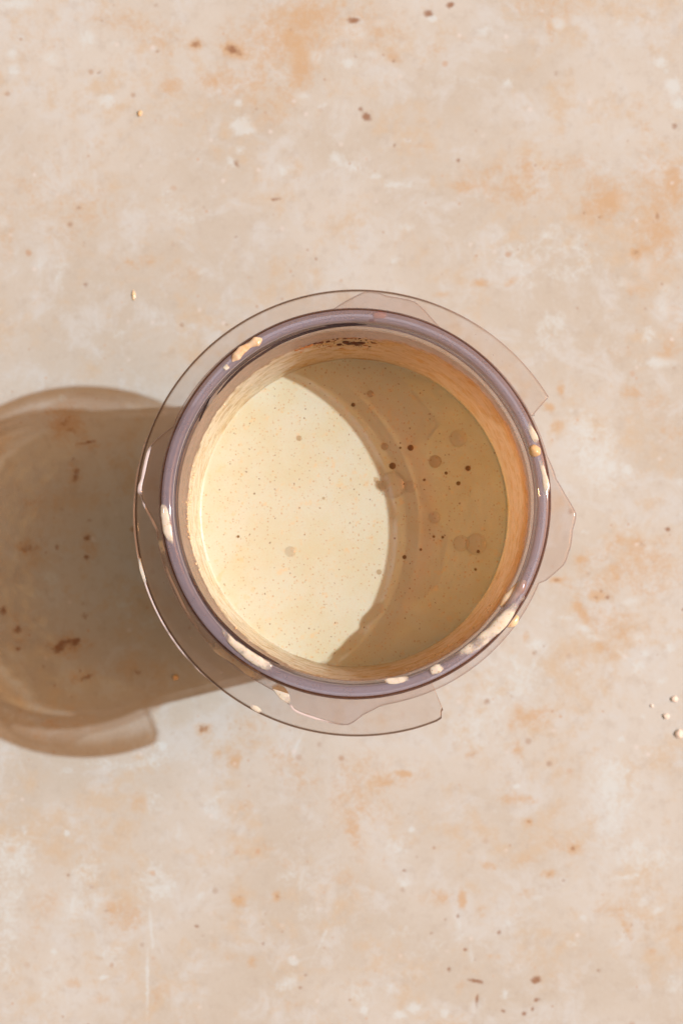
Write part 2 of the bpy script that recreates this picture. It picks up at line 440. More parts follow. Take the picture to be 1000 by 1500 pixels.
    add('pale', (352, 183, 16, 12, 20, .8), (363, 191, 9, 5, 0, 1), (349, 150, 6, 5, 0, .9), (352, 220, 7, 6, 0, .5), (338, 235, 5, 9, 25, .6), (492, 230, 10, 9, 0, .8), (415, 250, 9, 8, 0, .7), (157, 145, 9, 9, -40, .9),
        (127, 55, 12, 14, 0, .7), (20, 105, 12, 9, 0, .8), (75, 85, 12, 9, 0, .7), (18, 78, 8, 7, 0, .7), (20, 5, 26, 8, 0, .7), (462, 83, 9, 9, 0, .8), (190, 65, 24, 8, -5, .4), (445, 140, 12, 6, 0, .6), (473, 155, 6, 5, 0, .7),
        (290, 160, 16, 6, 20, .35), (270, 315, 20, 16, 0, .4), (245, 290, 12, 20, 0, .35), (90, 400, 12, 20, 0, .35), (5, 325, 8, 10, 0, .5), (295, 398, 8, 5, 0, .4), (228, 458, 8, 8, 0, .4), (175, 490, 10, 8, 0, .4), (60, 385, 10, 9, 0, .4),
        (520, 48, 16, 10, -25, 1), (512, 92, 12, 7, 0, .8), (555, 33, 12, 6, 0, .6), (545, 78, 12, 5, 0, .6), (633, 27, 6, 4, 0, 1), (815, 35, 9, 8, 0, .9), (710, 45, 9, 7, 0, .6), (745, 122, 8, 7, 0, .5), (905, 30, 6, 8, 0, .4),
        (967, 90, 8, 7, 0, 1), (985, 125, 11, 9, 0, .9), (994, 152, 9, 8, 0, .9), (975, 104, 5, 4, 0, .6), (580, 270, 18, 6, 0, .7), (592, 333, 12, 6, 0, .6), (515, 245, 26, 7, -10, .5), (594, 206, 6, 4, 0, .6), (550, 258, 7, 4, 0, .6), (800, 345, 7, 5, 0, .7), (662, 255, 12, 20, 0, .3),
        (911, 292, 9, 12, 40, .6), (970, 246, 9, 4, 0, .9), (690, 120, 40, 14, 0, .25), (840, 370, 60, 50, 0, .3), (578, 381, 8, 6, 0, .5), (810, 470, 14, 14, 0, .6), (800, 495, 16, 14, 0, .5), (760, 390, 40, 40, 0, .3), (700, 360, 60, 40, 0, .2),
        (960, 530, 24, 7, 0, .8), (948, 492, 8, 11, 0, .7), (970, 450, 10, 20, 30, .5), (990, 485, 8, 12, 0, .5), (975, 425, 10, 12, 0, .5), (945, 395, 14, 20, 0, .5), (915, 415, 24, 8, 0, .4), (870, 660, 34, 60, 15, .5), (850, 626, 14, 10, 0, .6), (880, 690, 26, 20, 0, .35), (918, 688, 8, 7, 0, .7), (995, 705, 7, 8, 0, .5),
        (856, 921, 10, 6, -20, .9), (830, 904, 12, 5, 0, .6), (872, 934, 14, 5, -10, .7), (922, 881, 14, 6, 10, .7), (934, 933, 10, 9, 0, .8), (949, 803, 6, 5, 0, .8), (934, 976, 10, 9, 0, .7), (912, 960, 16, 4, -40, .6), (943, 957, 5, 4, 0, .8), (967, 999, 9, 5, 20, .6), (977, 853, 5, 5, 0, .6), (980, 948, 6, 6, 0, .6), (886, 905, 8, 7, 0, .6), (912, 867, 6, 5, 0, .5), (855, 778, 8, 4, 0, .5),
        (760, 990, 38, 30, 0, .5), (787, 945, 12, 8, 0, .6), (845, 986, 8, 4, 0, .5), (910, 1083, 5, 5, 0, .7), (895, 1130, 30, 26, 0, .5), (700, 1060, 50, 40, 0, .35), (720, 1030, 40, 30, 0, .3), (940, 1050, 5, 4, 0, .6),
        (238, 1093, 8, 6, 0, .8), (225, 1115, 30, 9, 15, .5), (98, 1220, 4, 4, 0, 1), (151, 1432, 6, 4, 10, 1), (79, 1394, 4, 4, 0, .8), (292, 1313, 7, 6, 0, .7), (430, 1408, 7, 7, 0, .7), (14, 1252, 34, 44, 0, .5), (120, 1280, 34, 26, 0, .4), (112, 1325, 46, 18, 10, .5), (15, 1330, 20, 60, 0, .45), (80, 1440, 20, 40, 0, .35), (225, 1290, 26, 32, 0, .5), (250, 1302, 12, 12, 0, .5), (168, 1400, 26, 14, 0, .4),
        (315, 1180, 20, 24, 0, .4), (225, 1175, 16, 20, 0, .4), (265, 1225, 7, 10, 20, .5), (8, 1167, 8, 6, 0, .5), (100, 1130, 10, 5, 0, .4), (160, 1120, 40, 8, 0, .35), (10, 1420, 16, 20, 0, .4), (430, 1290, 30, 20, 0, .3), (445, 1345, 20, 20, 0, .3), (420, 1440, 16, 10, 40, .5),
        (917, 1285, 18, 4, 8, .7), (583, 1240, 22, 18, 0, .4), (602, 1215, 4, 4, 0, .9), (591, 1293, 9, 6, 0, .7), (940, 1320, 8, 7, 0, .6), (962, 1333, 10, 5, 30, .6), (900, 1165, 34, 40, 0, .5), (945, 1250, 50, 24, 0, .45), (890, 1205, 20, 30, 0, .4), (607, 1477, 10, 8, 0, .8), (585, 1486, 8, 6, 0, 1), (534, 1480, 6, 5, 0, 1), (652, 1483, 7, 7, 0, .8), (573, 1445, 7, 6, 0, .7), (672, 1356, 5, 16, 10, .6), (690, 1400, 4, 14, 8, .5), (740, 1457, 6, 7, 0, .7), (757, 1152, 6, 4, 0, .8), (742, 1354, 7, 5, 0, .6), (840, 1382, 12, 6, 0, .4), (855, 1345, 7, 4, 0, .5), (910, 1375, 7, 6, 0, .5), (525, 1455, 20, 20, 0, .4), (640, 1380, 14, 14, 0, .3), (590, 1360, 30, 20, 0, .25), (985, 1445, 14, 16, 0, .4), (785, 1315, 8, 7, 0, .4),
        (92, 584, 5, 5, 0, 1), (72, 845, 16, 10, 0, .5), (60, 870, 14, 10, 0, .4), (235, 790, 20, 10, 0, .3), (220, 912, 12, 8, 0, .5), (190, 885, 20, 10, 0, .35), (222, 1365, 2.5, 28, 4, .8), (216, 1435, 2.5, 45, 0, .8), (436, 1090, 2.5, 18, -25, .7), (475, 1370, 2.5, 60, -25, .35), (96, 835, 60, 2.5, -30, .3))
    # board seen in the picture: fine grid in the middle, coarse beyond
    p0, p1 = P(-30, 1530), P(1030, -30)
    fx = np.linspace(p0.x, p1.x, 430)
    fy = np.linspace(p0.y, p1.y, 630)
    xs = np.concatenate(([-1.5, -0.6, -0.25, -0.14], fx, [0.14, 0.25, 0.6, 1.5]))
    ys = np.concatenate(([-1.5, -0.6, -0.28, -0.15], fy, [0.2, 0.3, 0.7, 1.5]))
    nx, ny = len(xs), len(ys)
    X, Y = np.meshgrid(xs, ys)
    PX, PY = X / U + NX, NY - Y / U
    verts = np.stack([X.ravel(), Y.ravel(), np.zeros(nx * ny)], 1)
    base = (np.arange(ny - 1)[:, None] * nx + np.arange(nx - 1)[None, :]).ravel()
    quads = np.stack([base, base + 1, base + 1 + nx, base + nx], 1)
    me = bpy.data.meshes.new('tabletop')
    # the board has thickness: a skirt and an underside
    edge = list(range(nx)) + [nx - 1 + nx * j for j in range(1, ny)] + [nx * (ny - 1) + i for i in range(nx - 2, -1, -1)] + [nx * j for j in range(ny - 2, 0, -1)]
    low = verts[edge] - np.array([0, 0, 0.012])
    nv = len(verts)
    allv = np.concatenate([verts, low])
    ne = len(edge)
    faces = quads.tolist()
    for i in range(ne):
        k = (i + 1) % ne
        faces.append([edge[k], edge[i], nv + i, nv + k])
    faces.append([nv + i for i in range(ne - 1, -1, -1)])
    me.from_pydata(allv.tolist(), [], faces)
    me.update()
    for key, rows in STAIN.items():
        A = np.zeros((ny, nx), np.float32)
        for (x, y, a, b, ang, s) in rows:
            c, sn = math.cos(math.radians(ang)), math.sin(math.radians(ang))
            R = max(a, b) * 2.2 + 4
            i0, i1 = np.searchsorted(xs, (x - R - NX) * U), np.searchsorted(xs, (x + R - NX) * U)
            j0, j1 = np.searchsorted(ys, (NY - y - R) * U), np.searchsorted(ys, (NY - y + R) * U)
            dx = PX[j0:j1, i0:i1] - x
            dy = -(PY[j0:j1, i0:i1] - y)
            u = (dx * c + dy * sn) / a
            v = (-dx * sn + dy * c) / b
            g = s * np.exp(-0.7 * (u * u + v * v))
            A[j0:j1, i0:i1] = np.maximum(A[j0:j1, i0:i1], g) + 0.35 * np.minimum(A[j0:j1, i0:i1], g)
        at = me.attributes.new(key, 'FLOAT', 'POINT')
        at.data.foreach_set('value', np.concatenate([A.ravel(), np.zeros(ne, np.float32)]))
    M = Mat('printed_stone_board')
    v = M.obj()
    big = M.noise(16.0, 5.0, 0.55, v)
    mid = M.noise(75.0, 7.0, 0.68, v, 0.5)
    fine = M.noise(260.0, 5.0, 0.65, v)
    grit = M.noise(900.0, 4.0, 0.7, v)
    c = M.mix(M.ramp(big, 0.36, 0.64), (0.416, 0.450, 0.432), (0.466, 0.530, 0.544))
    c = M.mix(M.ramp(mid, 0.46, 0.66, 0.0, 0.75), c, (0.466, 0.560, 0.614))
    c = M.mix(M.ramp(M.math('ADD', M.math('MULTIPLY', M.noise(42.0, 5.0, 0.6, v, 0.4), 0.55), M.math('MULTIPLY', M.noise(190.0, 5.0, 0.7, v), 0.45)), 0.49, 0.64, 0.0, 0.8), c, (0.447, 0.429, 0.351))
    c = M.mix(M.ramp(fine, 0.48, 0.72, 0.0, 0.38), c, (0.358, 0.373, 0.356))
    c = M.mix(M.ramp(grit, 0.45, 0.75, 0.0, 0.14), c, (0.514, 0.626, 0.680))
    # ragged stains
    rag = M.math('ADD', M.math('MULTIPLY', M.math('SUBTRACT', M.noise(230.0, 6.0, 0.72, v, 0.5), 0.5), 2.2), M.math('MULTIPLY', M.math('SUBTRACT', M.noise(800.0, 3.0, 0.6, v), 0.5), 1.0))
    pale = M.attr('pale')
    f = M.ramp(M.math('ADD', pale, M.math('MULTIPLY', rag, M.ramp(pale, 0.02, 0.25, 0.0, 0.8))), 0.10, 0.80, 0.0, 0.68)
    c = M.mix(f, c, (0.497, 0.643, 0.730))
    rust = M.attr('rust')
    f = M.ramp(M.math('ADD', rust, M.math('MULTIPLY', rag, M.ramp(rust, 0.02, 0.3, 0.0, 0.75))), 0.10, 0.95, 0.0, 0.78)
    c = M.mix(f, c, (0.436, 0.345, 0.219))
    pit = M.attr('pit')
    f = M.ramp(M.math('ADD', pit, M.math('MULTIPLY', rag, M.ramp(pit, 0.05, 0.35, 0.0, 0.62))), 0.28, 0.92, 0.0, 0.85)
    c = M.mix(f, c, (0.214, 0.119, 0.065))
    # stray specks and pinholes of the print between the named ones
    for sc_, lo, r1, dark, light in ((170.0, 0.88, 0.22, (0.238, 0.158, 0.106), (0.442, 0.327, 0.224)), (420.0, 0.90, 0.26, (0.291, 0.215, 0.166), (0.477, 0.356, 0.249)), (300.0, 0.90, 0.30, (0.531, 0.583, 0.614), (0.566, 0.623, 0.674))):
        vo = M.n('ShaderNodeTexVoronoi', feature='F1')
        vo.inputs['Scale'].default_value = sc_
        M.l(v, vo.inputs['Vector'])
        sep = M.n('ShaderNodeSeparateColor')
        M.l(vo.outputs['Color'], sep.inputs[0])
        dot = M.math('MULTIPLY', M.ramp(sep.outputs[0], lo, 0.99), M.ramp(M.math('ADD', vo.outputs['Distance'], M.math('MULTIPLY', rag, 0.10)), 0.05, r1, 0.65, 0.0))
        c = M.mix(dot, c, M.mix(sep.outputs[1], dark, light))
    b = M.n('ShaderNodeBsdfPrincipled')
    M.l(c, b.inputs['Base Color'])
    b.inputs['Roughness'].default_value = 0.62
    b.inputs['Specular IOR Level'].default_value = 0.25
    h = M.math('ADD', M.math('MULTIPLY', fine, 0.4), M.math('MULTIPLY', grit, 0.3))
    h = M.math('SUBTRACT', h, M.math('MULTIPLY', M.attr('pit'), 0.5))
    M.l(M.bump(h, 0.16, 0.0006), b.inputs['Normal'])
    me.materials.append(M.done(b.outputs[0]))
    o = bpy.data.objects.new('tabletop', me)
    COL.objects.link(o)
    tag(o, 'peach and cream mottled stone-look board with brown specks, under everything', 'tabletop', None, 'structure')


build_table()

# ------------------------------------------------------------------ the cup
CC = P(516.0, 769.5)                         # the cup's axis on the table
CX = (CC.x, CC.y)
RIM_Z = 91 * MM
LIQ_Z = 55 * MM
def r_in(z):                                 # inside wall radius at height z
    t = max(0.0, min(1.0, (z - 5 * MM) / (86 * MM)))
    return (34.6 + 7.2 * t) * MM
def r_out(z):
    t = max(0.0, min(1.0, z / (84 * MM)))
    return (36.0 + 7.9 * t) * MM

clear_wall = make_plastic('clear_wall_plastic', (0.94, 0.92, 0.90), (0.94, 0.91, 0.89), 0.05, 0.04, 0.0, (0.09, 0.76), (0.74, 0.74, 0.92))
sun_tint_wall = make_plastic('sun_tint_wall_plastic', (0.97, 0.93, 0.86), (0.97, 0.92, 0.82), 0.03, 0.04, 0.0, (0.08, 0.30), (0.74, 0.66, 0.62), 0.5, (0.84, 0.48, 0.21))  # outer face tinted amber to warm the sunlight that crosses it
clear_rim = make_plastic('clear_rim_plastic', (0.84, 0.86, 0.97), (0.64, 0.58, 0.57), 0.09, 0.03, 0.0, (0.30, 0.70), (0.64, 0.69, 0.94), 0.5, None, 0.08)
sun_tint_rim = make_plastic('sun_tint_rim_plastic', (0.42, 0.25, 0.11), (0.40, 0.22, 0.09), 0.06, 0.03, 0.0, (0.08, 0.30), (0.60, 0.54, 0.60))  # rim's outer side tinted so its shade on the liquid matches the wall's
clear_plate = make_plastic('clear_plate_plastic', (0.965, 0.945, 0.945), (0.90, 0.85, 0.83), 0.04, 0.06, 0.02, (0.03, 0.65), (0.70, 0.67, 0.72), 0.7, None, 0.35, 0.3)
clear_flange = make_plastic('clear_flange_plastic', (0.975, 0.96, 0.95), (0.90, 0.85, 0.82), 0.04, 0.06, 0.02, (0.06, 0.80), (0.66, 0.62, 0.62), 0.6, (0.45, 0.35, 0.28), 0.35, 0.3)
clear_ridge = make_plastic('clear_ridge_plastic', (0.45, 0.41, 0.47), (0.28, 0.25, 0.30), 0.45, 0.03, 0.0, (0.02, 0.05))

cup = tag(empty('blender_cup', (CC.x, CC.y, 0)), 'clear plastic blender cup with partial flange and locking lugs, standing on the mottled board', 'blender cup')

def film_top(dg):
    return float(np.interp(dg % 360, [0, 30, 60, 85, 110, 140, 165, 200, 235, 250, 270, 300, 330, 360],
                           [80, 79, 78, 75.5, 74.5, 73.5, 72.5, 72.5, 76, 80, 82.5, 83, 82, 80]))
prof = [(0.001 * MM, 0.4 * MM), (33.0 * MM, 0.4 * MM), (35.2 * MM, 0.8 * MM), (36.0 * MM, 2.2 * MM)]
prof += [(r_out(z * MM), z * MM) for z in (6, 12, 20, 30, 40, 50, 56, 60, 63, 66, 68, 70, 71, 72, 73, 74, 75, 76, 77, 78, 79, 80, 81, 82, 83, 84)] + [(r_out(85 * MM), 85 * MM)]
prof += [(r_in(85 * MM), 85 * MM)] + [(r_in(z * MM), z * MM) for z in range(82, 8, -6)]
prof += [(34.4 * MM, 7.0 * MM), (33.0 * MM, 5.4 * MM), (30.0 * MM, 5.0 * MM), (0.001 * MM, 5.0 * MM)]
wall = lathe('cup_wall', prof, CX, clear_wall, cup)
wall.data.materials.append(sun_tint_wall)
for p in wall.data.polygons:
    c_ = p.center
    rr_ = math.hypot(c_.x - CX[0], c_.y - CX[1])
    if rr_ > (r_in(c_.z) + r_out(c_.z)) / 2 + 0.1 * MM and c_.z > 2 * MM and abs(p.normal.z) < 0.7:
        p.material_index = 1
bd = []
for v_ in wall.data.vertices:
    a_ = math.degrees(math.atan2(v_.co.y - CX[1], v_.co.x - CX[0]))
    t_ = max(0.0, min(1.0, (v_.co.z / MM - film_top(a_) + 2.0) / 3.0))
    bd.append(t_ * t_ * (3 - 2 * t_))
wall.data.attributes.new('band', 'FLOAT', 'POINT').data.foreach_set('value', bd)

# thick rounded rim bead on top of the wall
def rim_profile():
    ri, ro, zb, zt = 41.75 * MM, 45.1 * MM, 85.02 * MM, RIM_Z
    pr = [(ri - 0.1 * MM, zb), (ro - 0.6 * MM, zb), (ro, zb + 0.7 * MM)]
    rc = 1.5 * MM
    for t in range(0, 91, 15):
        e = math.radians(t)
        pr.append((ro - rc + rc * math.cos(e), zt - rc + rc * math.sin(e)))
    rc = 1.2 * MM
    for t in range(90, 181, 15):
        e = math.radians(t)
        pr.append((ri + rc + rc * math.cos(e), zt - rc + rc * math.sin(e)))
    return pr
rim = lathe('rim', rim_profile(), CX, clear_rim, cup, wob=lambda a, r, z: 0.05 * MM * math.sin(3 * a + 1) + 0.04 * MM * math.sin(7 * a))

rim.data.materials.append(sun_tint_rim)
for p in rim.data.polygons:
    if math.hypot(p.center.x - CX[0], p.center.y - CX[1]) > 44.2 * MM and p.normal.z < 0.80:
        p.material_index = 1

# collar with four lugs: radius by angle (degrees) round the picture point 519, 737, from the photograph
COLLAR_ZT, COLLAR_ZB = 86.2 * MM, 84.4 * MM
def base_r(a):
    return 293.0 - 6.0 * math.sin(math.radians(a))
LUGS = {
    'right': [(-23.5, 301), (-22, 303), (-16.6, 320), (-15.4, 322), (-13, 323), (-11.2, 324), (-9, 323.5), (-6.8, 323), (-5, 325), (-3.5, 326), (-2.5, 325.5), (-1.6, 323), (2.4, 310), (7.0, 298.6), (9, 297), (14, 294)],
    'top': [(64, 288), (66.2, 292), (72, 307), (73.3, 309.3), (75, 309.8), (78, 309), (81.2, 308.8), (83, 311.2), (85, 312.3), (86.6, 312), (88, 309.3), (96, 288), (98, 287)],
    'left': [(154, 288), (157, 289.5), (163, 308.5), (164.3, 310.5), (168, 311), (173, 311.8), (175, 315), (176.4, 316), (177.6, 315), (179, 312), (185.4, 296), (188, 293.5), (191, 293)],
    'bottom': [(243, 297), (247, 300), (252, 311), (253.7, 316.5), (255, 318.5), (257, 319.5), (264.7, 325), (267, 326.3), (268.5, 325.5), (270, 321), (272.4, 311), (277, 300.8), (279, 299.3), (283, 299)],
}
def lug_r(pts):
    A = [p[0] for p in pts]
    R = [p[1] for p in pts]
    R[0], R[-1] = base_r(A[0]), base_r(A[-1])
    return lambda a: float(np.interp(a, A, R))
def ring_pt(a, r, z, c=(519, 737)):
    return P(c[0] + r * math.cos(math.radians(a)), c[1] - r * math.sin(math.radians(a)), z)
def inner_pt(z, rr):
    return lambda a: Vector((CX[0] + rr * math.cos(math.radians(a)), CX[1] + rr * math.sin(math.radians(a)), z))
spans = []
for key, pts in LUGS.items():
    f = lug_r(pts)
    plate_arc('locking_lug', pts[0][0], pts[-1][0], inner_pt(COLLAR_ZT, 44.2 * MM), lambda a, f=f: ring_pt(a, f(a), COLLAR_ZT), COLLAR_ZT, COLLAR_ZB, clear_plate, cup, 0.3, bev=0.8 * MM)
    spans.append((pts[0][0], pts[-1][0]))
spans.sort()
gaps = [(spans[i][1], spans[(i + 1) % 4][0] + (360 if i == 3 else 0)) for i in range(4)]
for g0, g1 in gaps:
    plate_arc('collar_segment', g0, g1, inner_pt(COLLAR_ZT, 44.2 * MM), lambda a: ring_pt(a, base_r(a), COLLAR_ZT), COLLAR_ZT, COLLAR_ZB, clear_plate, cup, 0.5, bev=0.8 * MM)

# wide flange below the collar, open on the sunny side
FL_ZT, FL_ZB = 82.8 * MM, 80.2 * MM
def fl_r(a):
    return float(np.interp(a, [29.0, 31.0, 60, 100, 180, 250, 285, 291.0, 292.4, 293.2], [298, 329.5, 328, 327.5, 325.5, 329, 330, 329.5, 328, 318]))
plate_arc('flange', 28.6, 293.6, inner_pt(FL_ZT, 43.9 * MM), lambda a: ring_pt(a, fl_r(a), FL_ZT, (522, 750)), FL_ZT, FL_ZB, clear_flange, cup, 0.3, ends=True, bev=0.8 * MM)

# moulded thread ridges inside the mouth
def on_wall(px, py, lo=55.5 * MM, hi=90.9 * MM, gap=0.0):
    """The point of the inside wall that the photograph shows at px, py."""
    def g(z):
        p = P(px, py, z)
        return math.hypot(p.x - CX[0], p.y - CX[1]) - (r_in(z) - gap)
    a, b = lo, hi
    if g(a) < 0:
        return P(px, py, a)
    if g(b) > 0:
        return P(px, py, b)
    for _ in range(40):
        m = (a + b) / 2
        if g(m) > 0:
            a = m
        else:
            b = m
    return P(px, py, (a + b) / 2)
def ridge(img, rad):
    pts = []
    for i, (x, y) in enumerate(img):
        z = (88.5 - 4.0 * i / (len(img) - 1)) * MM
        p = P(x, y, z)
        d = Vector((p.x - CX[0], p.y - CX[1], 0)).normalized()
        pts.append(Vector((CX[0], CX[1], z)) + d * (r_in(z) - 0.15 * MM))
    return sweep('thread_ridge', pts, [rad * 0.5] + [rad] * (len(pts) - 2) + [rad * 0.6], clear_ridge, cup, 0.8, 12, 0.0, 0.5)
ridge([(538, 467), (512, 473), (480, 476), (448, 484), (420, 494), (400, 506), (360, 531), (335, 555), (317, 578)], 0.32 * MM)
ridge([(314, 586), (304, 602), (293, 618)], 0.3 * MM)
ridge([(268, 842), (285, 868), (309, 895), (326, 917), (352, 940), (380, 958), (410, 974)], 0.4 * MM)

# ------------------------------------------------------------------ batter in the cup
def make_batter_mat():
    M = Mat('vanilla_batter')
    v = M.obj()
    c = batter_color(M, v, (0.555, 0.620, 0.535), (0.545, 0.58, 0.45))
    b = M.n('ShaderNodeBsdfPrincipled')
    M.l(c, b.inputs['Base Color'])
    b.inputs['Roughness'].default_value = 0.30
    b.inputs['IOR'].default_value = 1.40
    b.inputs['Subsurface Weight'].default_value = 0.35
    b.inputs['Subsurface Radius'].default_value = (0.0016, 0.0010, 0.0005)
    b.inputs['Subsurface Scale'].default_value = 1.0
    h = M.math('ADD', M.noise(120.0, 3.0, 0.5, v), M.math('MULTIPLY', M.noise(700.0, 2.0, 0.5, v), 0.12))
    M.l(M.bump(h, 0.12, 0.001), b.inputs['Normal'])
    return M.done(b.outputs[0])
batter_mat = make_batter_mat()

bat = tag(empty('vanilla_batter', (CC.x, CC.y, 5.2 * MM)), 'creamy flecked vanilla batter filling the clear cup, half in sun and half in shade', 'batter')
gapw = 0.12 * MM
bp = [(0.0005 * MM, 5.3 * MM), (29.5 * MM, 5.3 * MM), (32.8 * MM, 5.8 * MM), (34.2 * MM, 7.3 * MM)]
bp += [(r_in(z * MM) - gapw, z * MM) for z in range(10, 52, 5)] + [(r_in(55.7 * MM) - gapw, 55.7 * MM)]
for d, h in ((0.3, 0.10), (0.7, 0.04), (1.4, 0.01), (2.4, 0.0), (4.5, 0.0), (7, 0.0), (12, 0), (20, 0), (30, 0)):
    bp.append((r_in(LIQ_Z) - gapw - d * MM, LIQ_Z + h * MM))
bp.append((0.0005 * MM, LIQ_Z))
lathe('liquid', bp, CX, batter_mat, bat, closed=False, seg=300)

# film of batter left on the wall above the liquid
def make_film_mat():
    M = Mat('batter_film')
    v = M.obj()
    c = batter_color(M, v, (0.65, 0.66, 0.52), (0.63, 0.57, 0.37), 1.0)
    a_u = M.n('ShaderNodeAttribute', attribute_name='wall').outputs['Vector']
    streak = M.noise(3.0, 7.0, 0.66, a_u, 0.5)
    wisp = M.ramp(M.attr('thick'), 0.7, 0.92, 1.0, 0.30)
    c = M.mix(M.math('MULTIPLY', M.math('MULTIPLY', wisp, M.ramp(M.attr('up'), 0.05, 0.45, 0.35, 1.0)), M.ramp(streak, 0.42, 0.56, 0.0, 0.85)), c, (0.78, 0.77, 0.74))
    c = M.mix(M.math('MULTIPLY', wisp, M.ramp(streak, 0.46, 0.36, 0.0, 0.75)), c, (0.60, 0.39, 0.15))
    d = M.n('ShaderNodeBsdfPrincipled')
    M.l(c, d.inputs['Base Color'])
    d.inputs['Roughness'].default_value = 0.15
    tr = M.n('ShaderNodeBsdfTranslucent')
    M.l(M.mix(0.6, c, (0.98, 0.76, 0.42)), tr.inputs[0])
    n1 = M.noise(4.0, 6.0, 0.66, a_u)
    h = M.math('ADD', n1, M.math('MULTIPLY', M.noise(420.0, 4.0, 0.6, v), 0.7))
    bmp = M.bump(h, 0.32, 0.0008)
    M.l(bmp, d.inputs['Normal'])
    body = M.shmix(M.ramp(M.attr('thick'), 0.60, 0.9, 0.58, 0.03), d.outputs[0], tr.outputs[0])
    t = M.n('ShaderNodeBsdfTransparent')
    cover = M.attr('cover')
    f = M.ramp(M.math('ADD', cover, M.math('MULTIPLY', M.math('SUBTRACT', n1, 0.5), 1.1)), 0.20, 0.65)
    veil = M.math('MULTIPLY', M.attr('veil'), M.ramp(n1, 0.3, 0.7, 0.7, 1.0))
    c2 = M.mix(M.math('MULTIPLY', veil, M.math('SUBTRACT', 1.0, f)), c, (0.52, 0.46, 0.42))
    M.l(c2, d.inputs['Base Color'])
    M.l(M.mix(f, M.mix(veil, (0.95, 0.92, 0.90), (0.80, 0.68, 0.58)), (0.98, 0.53, 0.16)), t.inputs[0])
    f2 = M.math('MULTIPLY', M.math('MULTIPLY', f, M.attr('thick')), M.ramp(streak, 0.3, 0.6, 0.8, 1.1), clamp=True)
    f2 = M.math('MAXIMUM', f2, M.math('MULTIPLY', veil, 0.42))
    return M.done(M.shmix(f2, t.outputs[0], body))
film_mat = make_film_mat()
def build_film():
    seg, rows = 360, 26
    vs, fs, cov, wl, thk, veil, up = [], [], [], [], [], [], []
    for i in range(seg):
        a = 2 * math.pi * i / seg
        dg = math.degrees(a)
        # height of the ragged edge round the wall
        top = film_top(dg)
        top += 1.1 * mnoise.noise(Vector((math.cos(a) * 5, math.sin(a) * 5, 2.0))) + 0.7 * mnoise.noise(Vector((math.cos(a) * 22, math.sin(a) * 22, 7.0)))
        for j in range(rows):
            z = 55.3 + (84.6 - 55.3) * j / (rows - 1)
            lump = 0.16 * mnoise.noise(Vector((math.cos(a) * 9, math.sin(a) * 9, z * 0.25)))
            thick = 0.34 + lump if z < top else 0.16
            r = r_in(z * MM) - max(0.1, thick) * MM
            vs.append((CX[0] + r * math.cos(a), CX[1] + r * math.sin(a), z * MM))
            cov.append(max(0.0, min(1.3, 0.5 + (top - z) / 5.0)))
            thk.append(float(np.interp(dg, [0, 50, 90, 130, 150, 215, 235, 290, 330, 360], [.55, .55, .62, .85, .95, .95, .88, .62, .55, .55])))
            veil.append(float(np.interp(dg, [0, 85, 120, 240, 270, 360], [0.25, 0.25, 1, 1, 0.25, 0.25])))  # heavier at the left, added to hold back sun leaking onto the board
            up.append((z - 55.3) / 25.0)
            # streaks run round the wall more than up it
            wl.append((math.cos(a) * 3.0, math.sin(a) * 3.0, z * 0.14 + 0.3 * math.sin(2 * a)))
    for i in range(seg):
        k = (i + 1) % seg
        for j in range(rows - 1):
            fs.append((i * rows + j, k * rows + j, k * rows + j + 1, i * rows + j + 1))
    o = mesh_obj('wall_film', vs, fs, film_mat, bat)
    a1 = o.data.attributes.new('cover', 'FLOAT', 'POINT')
    a1.data.foreach_set('value', cov)
    a2 = o.data.attributes.new('wall', 'FLOAT_VECTOR', 'POINT')
    a2.data.foreach_set('vector', np.array(wl, np.float32).ravel())
    o.data.attributes.new('up', 'FLOAT', 'POINT').data.foreach_set('value', up)
    o.data.attributes.new('veil', 'FLOAT', 'POINT').data.foreach_set('value', veil)
    a3 = o.data.attributes.new('thick', 'FLOAT', 'POINT')
    a3.data.foreach_set('value', thk)
    return o
film = build_film()

# bubbles on the surface
def bubble_mat(name, tint, gloss):
    M = Mat(name)
    t = M.n('ShaderNodeBsdfTransparent')
    t.inputs[0].default_value = (*tint, 1)
    g = M.n('ShaderNodeBsdfGlossy')
    g.inputs['Roughness'].default_value = 0.04
    d = M.n('ShaderNodeBsdfDiffuse')
    d.inputs[0].default_value = (0.72, 0.62, 0.46, 1)
    lw = M.n('ShaderNodeLayerWeight')
    core = M.shmix(M.ramp(lw.outputs['Facing'], 0.45, 0.95, 0.0, 0.6 * gloss), t.outputs[0], d.outputs[0])  # dome edge turned pale to paint in a bright arc
    return M.done(M.shmix(M.math('MULTIPLY', M.fresnel(0.07), gloss), core, g.outputs[0]))
bub_thin = bubble_mat('thin_bubble', (0.965, 0.94, 0.925), 0.9)
bub_mid = bubble_mat('deep_bubble', (0.88, 0.80, 0.73), 0.8)
bub_dark = bubble_mat('dark_bubble', (0.55, 0.42, 0.30), 0.5)
_m = Mat('bubble_glint')
_p = _m.n('ShaderNodeBsdfPrincipled')
_p.inputs['Base Color'].default_value = (0.78, 0.74, 0.62, 1)
_p.inputs['Roughness'].default_value = 0.12
_t = _m.n('ShaderNodeBsdfTransparent')
bub_glint = _m.done(_m.shmix(_m.ramp(_m.noise(500.0, 2.0, 0.5, _m.obj()), 0.40, 0.62, 0.0, 0.75), _t.outputs[0], _p.outputs[0]))
